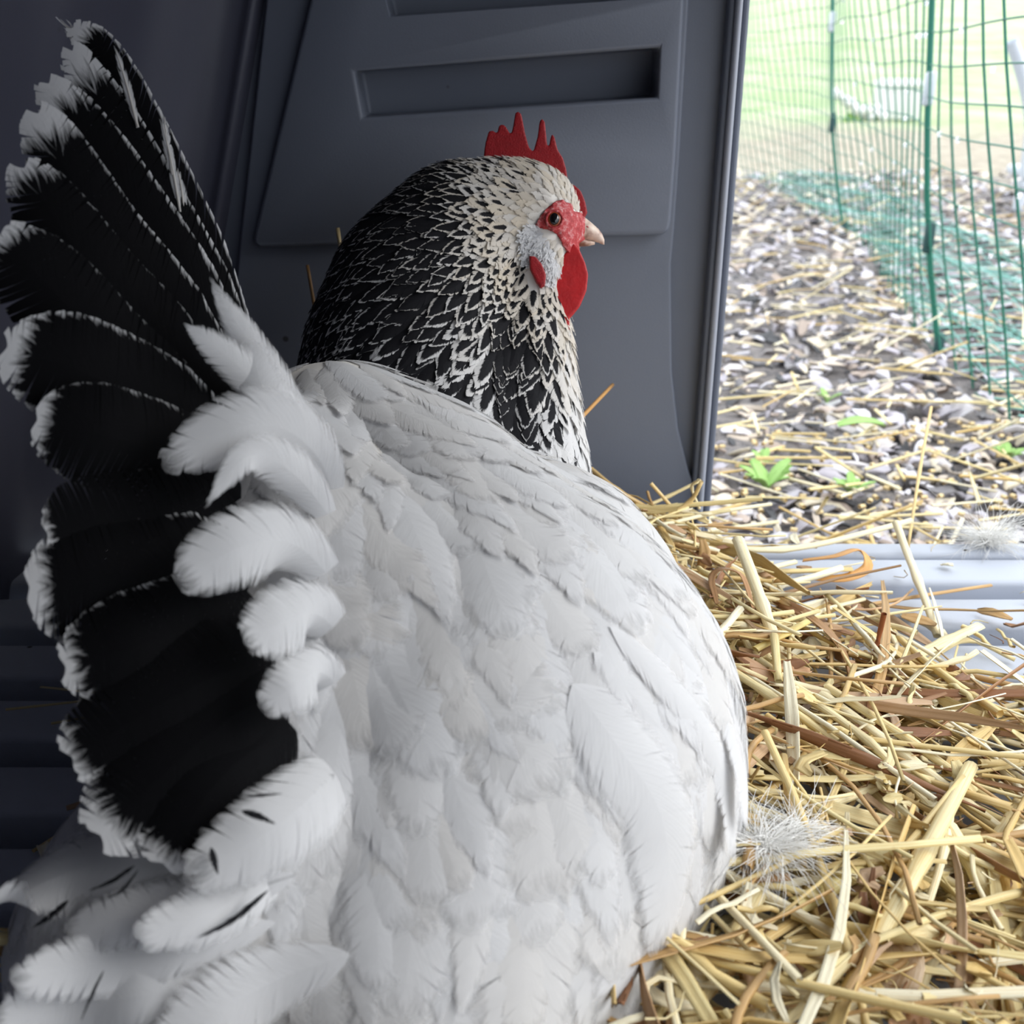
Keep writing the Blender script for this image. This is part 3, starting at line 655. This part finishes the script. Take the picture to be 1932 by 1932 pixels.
dh = np.linalg.norm(cand - Hd, axis=1)
rad = np.where(isn, np.clip(.0017 + (dh-.015)*.050, .0018, .0050), .0085)
sel = []; poisson(cand, rad)
P_ = np.array(sel)
def toimg(p): d = p - np.array(CAM); dep = d[1]*cp - d[2]*sp; return 966+FPX*d[0]/dep, 966-FPX*(d[1]*sp+d[2]*cp)/dep
bodyB, neckB, headB = Batch(), Batch(), Batch()
for p in P_:
    dN = float(np.min(np.linalg.norm(SN[:, :3]-p, axis=1)-SN[:, 3])); dB = float(np.min(np.linalg.norm(SB_[:, :3]-p, axis=1)-SB_[:, 3]))
    rn = RNG.random(); px, py = toimg(p)
    if dN < dB + (.006 if p[0] > 0 else -.002):
        d = np.linalg.norm(p - Hd); loc, n = surf(p)
        # bare face: around the eye and in front of it, near side and far side alike
        if inpoly(px + (1-rn*2)*2, py, FACE): continue
        if ((px-1013)/19)**2 + ((py-515)/33)**2 < 1: continue
        L = float(np.clip(.006 + (d-.018)*.42, .006, .040)); W = L*(.22 if d > .05 else .32)
        front = np.clip((n[0]-.35)*1.8, 0, 1) * np.clip((d-.02)/.03, 0, 1)
        dark = float(np.clip((d-.026)/.034, 0, 1))*.94; dark = dark*(1-.52*float(np.clip((n[0]-.30)/.4, 0, 1))*float(np.clip((d-.04)/.03, 0, 1))) + RNG.normal(0, .05)
        if d < .033: dark = .55 if (rn < .22 and d > .022 and px < 1000) else 0
        if n[0] > .74 and d > .04: dark = 0.0 if rn < .6 else .28
        cream = float(np.clip(.75 - abs(d-.032)*11, 0.05, .75))*RNG.uniform(.4, 1)
        small = d < .035
        Cn, Bn, Nn = walk(p, Hd + np.array((0.0, 0, .006)), L, 5, .0004, .0016 if small else .0034, wob=RNG.normal(0, .16))
        feather(headB if small else neckB, Cn, Bn, Nn, W, 6 if small else 9, RNG, w_point, (max(0, dark), rn, cream, 1), .30, .05, .30, .0001, 3, .12)
    else:
        # flow fans out from the root of the back
        d = np.linalg.norm(p - Bsrc); L = RNG.uniform(.048, .086)*np.clip(.5+d*4.5, .6, 1.2); W = L*RNG.uniform(.16, .25)
        Cn, Bn, Nn = walk(p, Bsrc, L, 8, .0006, .0018+RNG.uniform(0, .0018), wob=RNG.normal(0, .20))
        feather(bodyB, Cn, Bn, Nn, W, 20, RNG, w_round if rn < .45 else w_point, (0, rn, .13*RNG.random()**2 + .02, 1), .14, .025, .24, .00008, 4, .06)
o = link('plumage', bodyB.mesh('plumage'), M_fea, hen); o['kind'] = 'stuff'; o['label'] = 'soft white body feathers'
o = link('neck_hackle', neckB.mesh('neck_hackle'), M_neck, hen); o['kind'] = 'stuff'; o['label'] = 'pointed black feathers edged with white around the neck'
o = link('head_feathers', headB.mesh('head_feathers'), M_neck, hen); o['kind'] = 'stuff'; o['label'] = 'small cream feathers flecked with black on the head'
print('feathers', len(P_), bodyB.n, neckB.n, headB.n)

# ---- big single feathers hung on way points (px, py, t)
def hero(name, pts, Wpx, S_, col, wf=w_blunt, camber=.2, rag=.03, shift=.14, roll=0.0, gap=.1, quill=.0006, label=None, cols=4, face=None, lift=.0001, skin=False):
    P = catmull([tuple(at(*q)) for q in pts], 8); T = np.gradient(P, axis=0); T /= np.linalg.norm(T, axis=1)[:, None]
    tm = np.mean([q[2] for q in pts]); Wd = Wpx*tm/FPX
    vd = np.array(CAM) - P; vd /= np.linalg.norm(vd, axis=1)[:, None]
    if skin:
        nn = np.array([surf(p)[1] for p in P]); vd = np.array([np.mean(nn[max(0, i-4):i+5], axis=0) for i in range(len(nn))])
    Nn = vd - T*np.sum(vd*T, axis=1)[:, None]; Nn /= np.linalg.norm(Nn, axis=1)[:, None]; B = np.cross(T, Nn)
    if roll: c_, s_ = math.cos(roll), math.sin(roll); B, Nn = B*c_+Nn*s_, Nn*c_-B*s_
    b = Batch(); feather(b, P, B, Nn, Wd, S_, RNG, wf, col, camber, rag, shift, lift, cols, gap, quill)
    o = link(name, b.mesh(name), M_tail if name == 'tail_feather' else M_fea, hen)
    if label: o['label'] = label
    return o
def onskin(name, pix, Wpx, S_, col, off=(.003, .006), **k):
    pts = []
    for i, (px, py) in enumerate(pix):
        d = ray(px, py); h = tree.ray_cast(CAM, d.normalized()); r_ = d.normalized()
        dep = (h[3] if h[0] else pts[-1][2]*d.length) / d.length if (h[0] or pts) else .4
        pts.append((px, py, dep - (off[0] + (off[1]-off[0])*i/(len(pix)-1))))
    return hero(name, pts, Wpx, S_, col, quill=0, skin=True, **k)
DK = lambda d, cr_=.05: (d, random.random(), cr_, 1)
T_ = [  # tail, topmost (farthest) first
    ([(490, 735, .43), (400, 500, .425), (300, 290, .42), (200, 110, .415), (130, 45, .41)], 42, .80),
    ([(480, 740, .425), (370, 510, .42), (250, 300, .41), (125, 75, .40)], 56, .84),
    ([(470, 745, .42), (340, 520, .41), (210, 330, .40), (80, 140, .39)], 66, .84),
    ([(455, 770, .41), (300, 560, .40), (170, 400, .385), (62, 195, .375)], 74, .86),
    ([(445, 800, .40), (280, 620, .39), (150, 480, .375), (35, 300, .365)], 80, .93),
    ([(430, 830, .39), (250, 700, .375), (110, 560, .36), (-10, 430, .35)], 90, .93),
    ([(450, 880, .38), (290, 770, .365), (150, 700, .35), (0, 650, .34)], 108, .85),
    ([(455, 940, .372), (310, 860, .358), (190, 820, .345), (58, 790, .338)], 100, .90),
    ([(470, 1010, .365), (330, 980, .35), (190, 990, .338), (80, 1010, .33)], 100, .95),
    ([(480, 1080, .358), (340, 1080, .344), (190, 1095, .332), (42, 1110, .325)], 130, .86),
    ([(500, 1160, .352), (380, 1180, .338), (260, 1220, .326), (110, 1262, .32)], 112, .90),
    ([(520, 1240, .346), (420, 1270, .332), (300, 1330, .322), (120, 1440, .315)], 118, .95),
    ([(540, 1300, .342), (440, 1350, .328), (330, 1440, .318), (175, 1590, .31)], 128, .87),
    ([(560, 1380, .338), (470, 1420, .326), (390, 1500, .316), (300, 1642, .31)], 112, .90),
]
for i, (pts, W_, d_) in enumerate(T_):
    hero('tail_feather', pts, W_, 70, DK(d_), w_blunt, .22, .012, .10, roll=-.12, gap=.05, quill=0)
hero('tail_feather', [(420, 560, .44), (250, 260, .43), (175, 110, .42), (108, 30, .41)], 20, 24, DK(.5), w_point, .2, .1, .12)
for pts in ([(340, 400, .418), (322, 300, .415), (303, 222, .412)], [(325, 330, .416), (315, 265, .414), (309, 216, .412)], [(260, 240, .41), (236, 150, .408), (215, 85, .405)], [(350, 430, .42), (343, 360, .418), (334, 315, .416)]):
    hero('tail_covert', pts, 9, 10, DK(.0), w_point, .2, .15, .2, gap=.5)
# pale coverts and cushion feathers around the root of the tail
SAD = [
    ([(600, 830, .44), (520, 730, .42), (450, 620, .41), (395, 520, .405)], 42, .0, w_point),
    ([(560, 780, .43), (500, 690, .415), (440, 600, .405), (400, 545, .40)], 34, .0, w_point),
    ([(580, 830, .42), (480, 720, .405), (400, 650, .395), (345, 610, .39)], 40, .0, w_point),
    ([(610, 860, .44), (560, 800, .42), (500, 740, .41), (470, 640, .405)], 44, .0, w_round),
    ([(640, 960, .41), (590, 850, .395), (480, 800, .38), (305, 880, .37)], 72, .0, w_round),
    ([(640, 1000, .40), (560, 900, .382), (470, 860, .37), (385, 960, .36)], 50, .0, w_point),
    ([(650, 1120, .39), (560, 1030, .374), (460, 1030, .36), (332, 1100, .35)], 78, .0, w_round),
    ([(660, 1220, .385), (600, 1160, .37), (540, 1170, .36), (458, 1215, .35)], 74, .0, w_round),
    ([(660, 1330, .38), (610, 1270, .365), (560, 1290, .355), (492, 1340, .35)], 58, .0, w_round),
    ([(680, 1420, .375), (620, 1470, .36), (520, 1560, .345), (345, 1660, .335)], 88, .06, w_round),
    ([(660, 1560, .37), (520, 1640, .352), (400, 1720, .34), (250, 1765, .33)], 62, .10, w_round),
]
for pts, W_, d_, wf_ in SAD: hero('saddle_feather', [(a, b, c - .034 * (.25 + .75*min(1, i_*.8))) for i_, (a, b, c) in enumerate(pts)], W_, 34, DK(d_, .03), wf_, .30, .018, .20, gap=.06, quill=0, label='loose white feather at the root of the tail')
for pix, W_, d_ in [([(420, 1590), (260, 1610), (120, 1650), (10, 1700), (-40, 1720)], 95, .0), ([(560, 1650), (400, 1700), (240, 1730), (120, 1760)], 62, .10),
                    ([(520, 1740), (340, 1790), (180, 1820), (15, 1850)], 66, .0), ([(400, 1850), (260, 1880), (120, 1900), (-20, 1930)], 80, .0), ([(660, 1800), (520, 1850), (400, 1920), (300, 2000)], 90, .0)]:
    onskin('saddle_feather', pix, W_, 40, DK(d_, .02), (.004, .012), wf=w_round, camber=.2, rag=.02, shift=.14, gap=.05)['label'] = 'loose white feather at the root of the tail'
# stiff wing feathers lying over the flank
WG = [([(1150, 1180), (1250, 1280), (1330, 1380), (1372, 1490), (1385, 1640)], 44), ([(1180, 1120), (1290, 1230), (1365, 1350), (1400, 1460), (1408, 1570)], 34),
      ([(1120, 1230), (1210, 1330), (1300, 1450), (1340, 1560), (1345, 1680)], 58), ([(1080, 1290), (1160, 1400), (1240, 1520), (1262, 1650), (1242, 1812)], 96)]
WO = [(.004, .011), (.003, .010), (.003, .006), (.003, .010)]
for (pix, W_), wo in zip(WG, WO): onskin('wing_feather', pix, W_, 44, DK(0, .03), wo, wf=w_blunt, camber=.16, rag=.012, shift=.12, gap=.04, lift=.00005)

# ---- comb: serrated blade standing on the skull
def lobed(name, poly, t, th, mat_, bev=.0012, puff=1.0, dt=None):
    P = [at(a, b, t if dt is None else t + dt(a, b)) for a, b in poly]; n = len(P)
    bm = bmesh.new(); nrm = Vector((0, -cp, sp)).normalized()
    a_ = [bm.verts.new(p + nrm*th/2) for p in P]; b_ = [bm.verts.new(p - nrm*th/2) for p in P]
    bm.faces.new(a_); bm.faces.new(b_[::-1])
    for i in range(n): bm.faces.new((a_[i], b_[i], b_[(i+1) % n], a_[(i+1) % n]))
    bmesh.ops.recalc_face_normals(bm, faces=bm.faces)
    o = bmobj('t', bm, None); md = o.modifiers.new('r', 'REMESH'); md.mode = 'VOXEL'; md.voxel_size = .0006
    md = o.modifiers.new('s', 'SMOOTH'); md.iterations = 6; md.factor = .5
    me = evaluated(o, name); bpy.data.objects.remove(o)
    return link(name, me, mat_, hen)
comb = [(912, 330), (912, 300), (916, 270), (922, 250), (930, 248), (938, 254), (941, 240), (947, 236), (954, 240), (960, 250), (963, 262), (968, 240), (972, 215), (978, 212), (984, 218), (990, 250), (998, 280), (1006, 288), (1014, 260), (1018, 230), (1023, 226), (1028, 232), (1031, 262), (1034, 296), (1038, 264), (1041, 254), (1046, 260), (1052, 284), (1062, 300), (1068, 320), (1072, 345), (1085, 352), (1096, 362), (1104, 382), (1108, 402), (1098, 420), (1060, 380), (1020, 330), (980, 330), (950, 345)]
lobed('comb', comb, .605, .0042, M_comb)
watt = [(1082, 462), (1092, 472), (1104, 500), (1109, 520), (1106, 550), (1094, 578), (1080, 595), (1074, 600), (1074, 625), (1066, 628), (1058, 605), (1050, 585), (1043, 560), (1042, 530), (1050, 505), (1066, 480)]
lobed('wattle', watt, .590, .0075, M_watt)
watt2 = [(1082, 472), (1096, 490), (1098, 530), (1090, 570), (1070, 585), (1060, 560), (1066, 500)]
lobed('wattle', watt2, .608, .005, M_watt)
ear = [(998, 484), (1010, 486), (1022, 500), (1030, 520), (1028, 540), (1020, 545), (1010, 530), (1000, 508)]
_h = tree.ray_cast(CAM, ray(1014, 515).normalized()); lobed('ear_lobe', ear, _h[3]/ray(1014, 515).length - .0015, .006, M_comb)
# ---- face skin patch, cheek tuft, eye, beak
def blob(name, px, py, t, rx, ry, rz, mat_, rot=0, parent=hen):
    bm = bmesh.new(); k = t/FPX; bmesh.ops.create_uvsphere(bm, u_segments=32, v_segments=20, radius=1)
    R = Matrix(((1, 0, 0), (0, sp, cp), (0, cp, -sp))).transposed()     # camera-ish frame: x right, y up, z forward
    Mx = Matrix.Translation(at(px, py, t)) @ Matrix(((1, 0, 0, 0), (0, sp, cp, 0), (0, cp, -sp, 0), (0, 0, 0, 1))) @ Matrix.Rotation(rot, 4, 'Z') @ Matrix.Diagonal((rx*k, ry*k, rz*k, 1))
    bmesh.ops.transform(bm, matrix=Mx, verts=bm.verts); return bmobj(name, bm, mat_, parent)
face = [(1055 + (a-1055)*1.10, 428 + (b-428)*1.10) for a, b in FACE]
def hit(px, py):
    d = ray(px, py); h = tree.ray_cast(CAM, d.normalized()); return (h[3]/d.length) if h[0] else None
th_ = hit(1046, 415); print('face depth', th_, hit(1075, 430), hit(1090, 440), hit(1010, 520))
def patch(name, poly, off, mat_, st=1.6):
    xs_ = [p[0] for p in poly]; ys_ = [p[1] for p in poly]; bm = bmesh.new(); G_ = {}
    nx_ = int((max(xs_)-min(xs_))/st)+2; ny_ = int((max(ys_)-min(ys_))/st)+2
    for i in range(nx_):
        for j in range(ny_):
            x, y = min(xs_)+i*st, min(ys_)+j*st
            if not inpoly(x, y, poly): continue
            d = ray(x, y).normalized(); h = tree.ray_cast(CAM, d)
            if h[0] is None: continue
            m_ = min(math.hypot(x-a, y-b) for a, b in poly); k_ = min(1, m_/9)
            G_[i, j] = bm.verts.new(h[0] + h[1]*(off*k_) )
    for (i, j), v in list(G_.items()):
        q = [G_.get(k) for k in ((i, j), (i, j+1), (i+1, j+1), (i+1, j))]
        if all(q): bm.faces.new(q)
    o = bmobj(name, bm, None); md = o.modifiers.new('s', 'SMOOTH'); md.iterations = 3
    md = o.modifiers.new('t', 'SOLIDIFY'); md.thickness = .0012; me = evaluated(o, name); bpy.data.objects.remove(o); return link(name, me, mat_, hen)
fs = patch('face_skin', face, .0022, M_face)
ft = (hit(1046, 414) or .585) - .0008
eye = blob('eye', 1046, 414, ft - .0022, 16, 17, 9, M_iris)
blob('pupil', 1046, 413, ft - .0040, 9.5, 11.5, 5.5, M_pupil, parent=eye)
bm = bmesh.new(); bmesh.ops.create_cone(bm, segments=24, radius1=1, radius2=1, depth=1)
bm.free()
def torus(name, px, py, t, R_, r_, mat_, parent):
    P = np.array([at(px + R_*math.cos(a), py + R_*1.06*math.sin(a), t) for a in np.linspace(0, 2*math.pi, 25)]); bt = Batch(); V, F, U = tube(P, r_, 8, up=(0, cp, -sp)); bt.add(V, F, U, (1, 1, 1, 1)); return link(name, bt.mesh(name), mat_, parent)
torus('eyelid', 1046, 414, ft - .0036, 15, .0008, M_face, eye)
def beak(name, secs, mat_):
    bm = bmesh.new(); rings = []
    for px, py, hy, hz_, t in secs:
        c = at(px, py, t); k = t/FPX; up = Vector((0, sp, cp)); fw = Vector((0, cp, -sp)); rings.append([bm.verts.new(c + up*(math.sin(a)*hy*k) + fw*(math.cos(a)*hz_*k)) for a in np.linspace(0, 2*math.pi, 17)[:-1]])
    for A, B in zip(rings[:-1], rings[1:]):
        for i in range(16): bm.faces.new((A[i], A[(i+1) % 16], B[(i+1) % 16], B[i]))
    bm.faces.new(rings[0]); bm.faces.new(rings[-1][::-1]); bmesh.ops.recalc_face_normals(bm, faces=bm.faces); return bmobj(name, bm, mat_, hen)
bk = beak('beak', [(1074, 430, 30, 28, .598), (1090, 431, 27, 24, .598), (1104, 433, 22, 19, .598), (1117, 438, 16.5, 14, .598), (1129, 445, 13, 9.5, .598), (1136, 451, 10, 6.5, .598), (1140, 457, 5, 3, .598)], M_beak)
bk['label'] = 'short pale horn beak with a dark upper ridge'
beak('lower_beak', [(1078, 455, 12, 20, .598), (1095, 457, 8, 14, .598), (1110, 459, 5, 9, .598), (1122, 459, 2.5, 5, .598)], M_beak)
nb = blob('nostril', 1106, 428, .5935, 5, 2.6, 3, M_comb, -.4, bk)
# white cheek tuft under the eye
ck = Batch()
for k in range(230):
    a = RNG.uniform(0, 6.28); rr_ = math.sqrt(RNG.random()); py = 476 + 48*rr_*math.sin(a); px = 1024 + (py-476)*.28 + 25*rr_*math.cos(a)
    h_ = hit(px, py)
    if h_ is None or ((px-1013)/16)**2 + ((py-517)/28)**2 < 1: continue
    p = np.array(at(px, py, h_)); Cn, Bn, Nn = walk(p, np.array(at(1062, 425, h_)), .0085, 4, .0008, .0026, wob=RNG.normal(0, .3))
    feather(ck, Cn, Bn, Nn, .0018, 5, RNG, w_point, (0, RNG.random(), 0, 1), .3, .12, .3, .0003, 2, .4)
o = link('cheek_tuft', ck.mesh('cheek_tuft'), M_neck, hen); o['kind'] = 'stuff'; o['label'] = 'white cheek feathers below the eye'

# black flecks on the white feathers below the tail
for pts, W_ in [([(455, 1530, .304), (488, 1540, .303), (522, 1556, .304)], 8), ([(398, 1598, .302), (404, 1625, .301), (412, 1652, .301)], 8), ([(462, 1503, .306), (500, 1500, .305), (535, 1497, .305)], 3.5)]:
    hero('feather_fleck', pts, W_, 14, (1.6, .4, 0, 1), w_point, .2, .05, .2, quill=0, label='black fleck on a white feather')
for pix, W_ in [([(130, 1698), (95, 1728), (58, 1752)], 9), ([(255, 1632), (215, 1660), (165, 1682)], 6), ([(508, 1678), (440, 1735), (368, 1772)], 7), ([(262, 1640), (230, 1680), (200, 1695)], 4), ([(196, 1830), (172, 1880), (150, 1932)], 4)]:
    onskin('feather_fleck', pix, W_, 14, (1.6, .4, 0, 1), (.013, .016), wf=w_point, camber=.1, rag=.08, shift=.2, gap=.1)['label'] = 'black fleck on a white feather'
# loose down lying about
M_down = mat('white_down', (.86, .85, .82), .9, .1)
def down(c, n, L, label, name='down_feather', up=.35):
    b = Batch()
    for k in range(n*3):
        a = RNG.uniform(0, 6.28); l = L*RNG.uniform(.4, 1); d = np.array((math.cos(a), math.sin(a)*.8, abs(RNG.normal(0, up)))); s = np.array((-d[1], d[0], 0))*RNG.normal(0, .8)
        P = np.array([d*l*t + s*l*t*t + np.array((0, 0, -.2*l*t*t)) for t in np.linspace(0, 1, 5)]); V, F, U = tube(P + RNG.normal(0, .0012, 3), .00017, 4, 1, .5); b.add(V, F, np.full((len(V), 2), .5)*np.array([1, .4]), np.tile(np.array((0, .5, .05, 1)), (len(V), 1)))
    o = link(name, b.mesh(name), M_down); o.location = c; tag(o, label, 'feather')
down(onz(1440, 1600, .040), 150, .026, 'white downy feather lying on the straw against the flank of the hen')
down(onz(1500, 1570, .038), 90, .018, 'smaller white downy feather on the straw just right of the larger one')
down(onz(1862, 1020, .004), 170, .030, 'wispy white down caught on the sill at the right', up=.6)
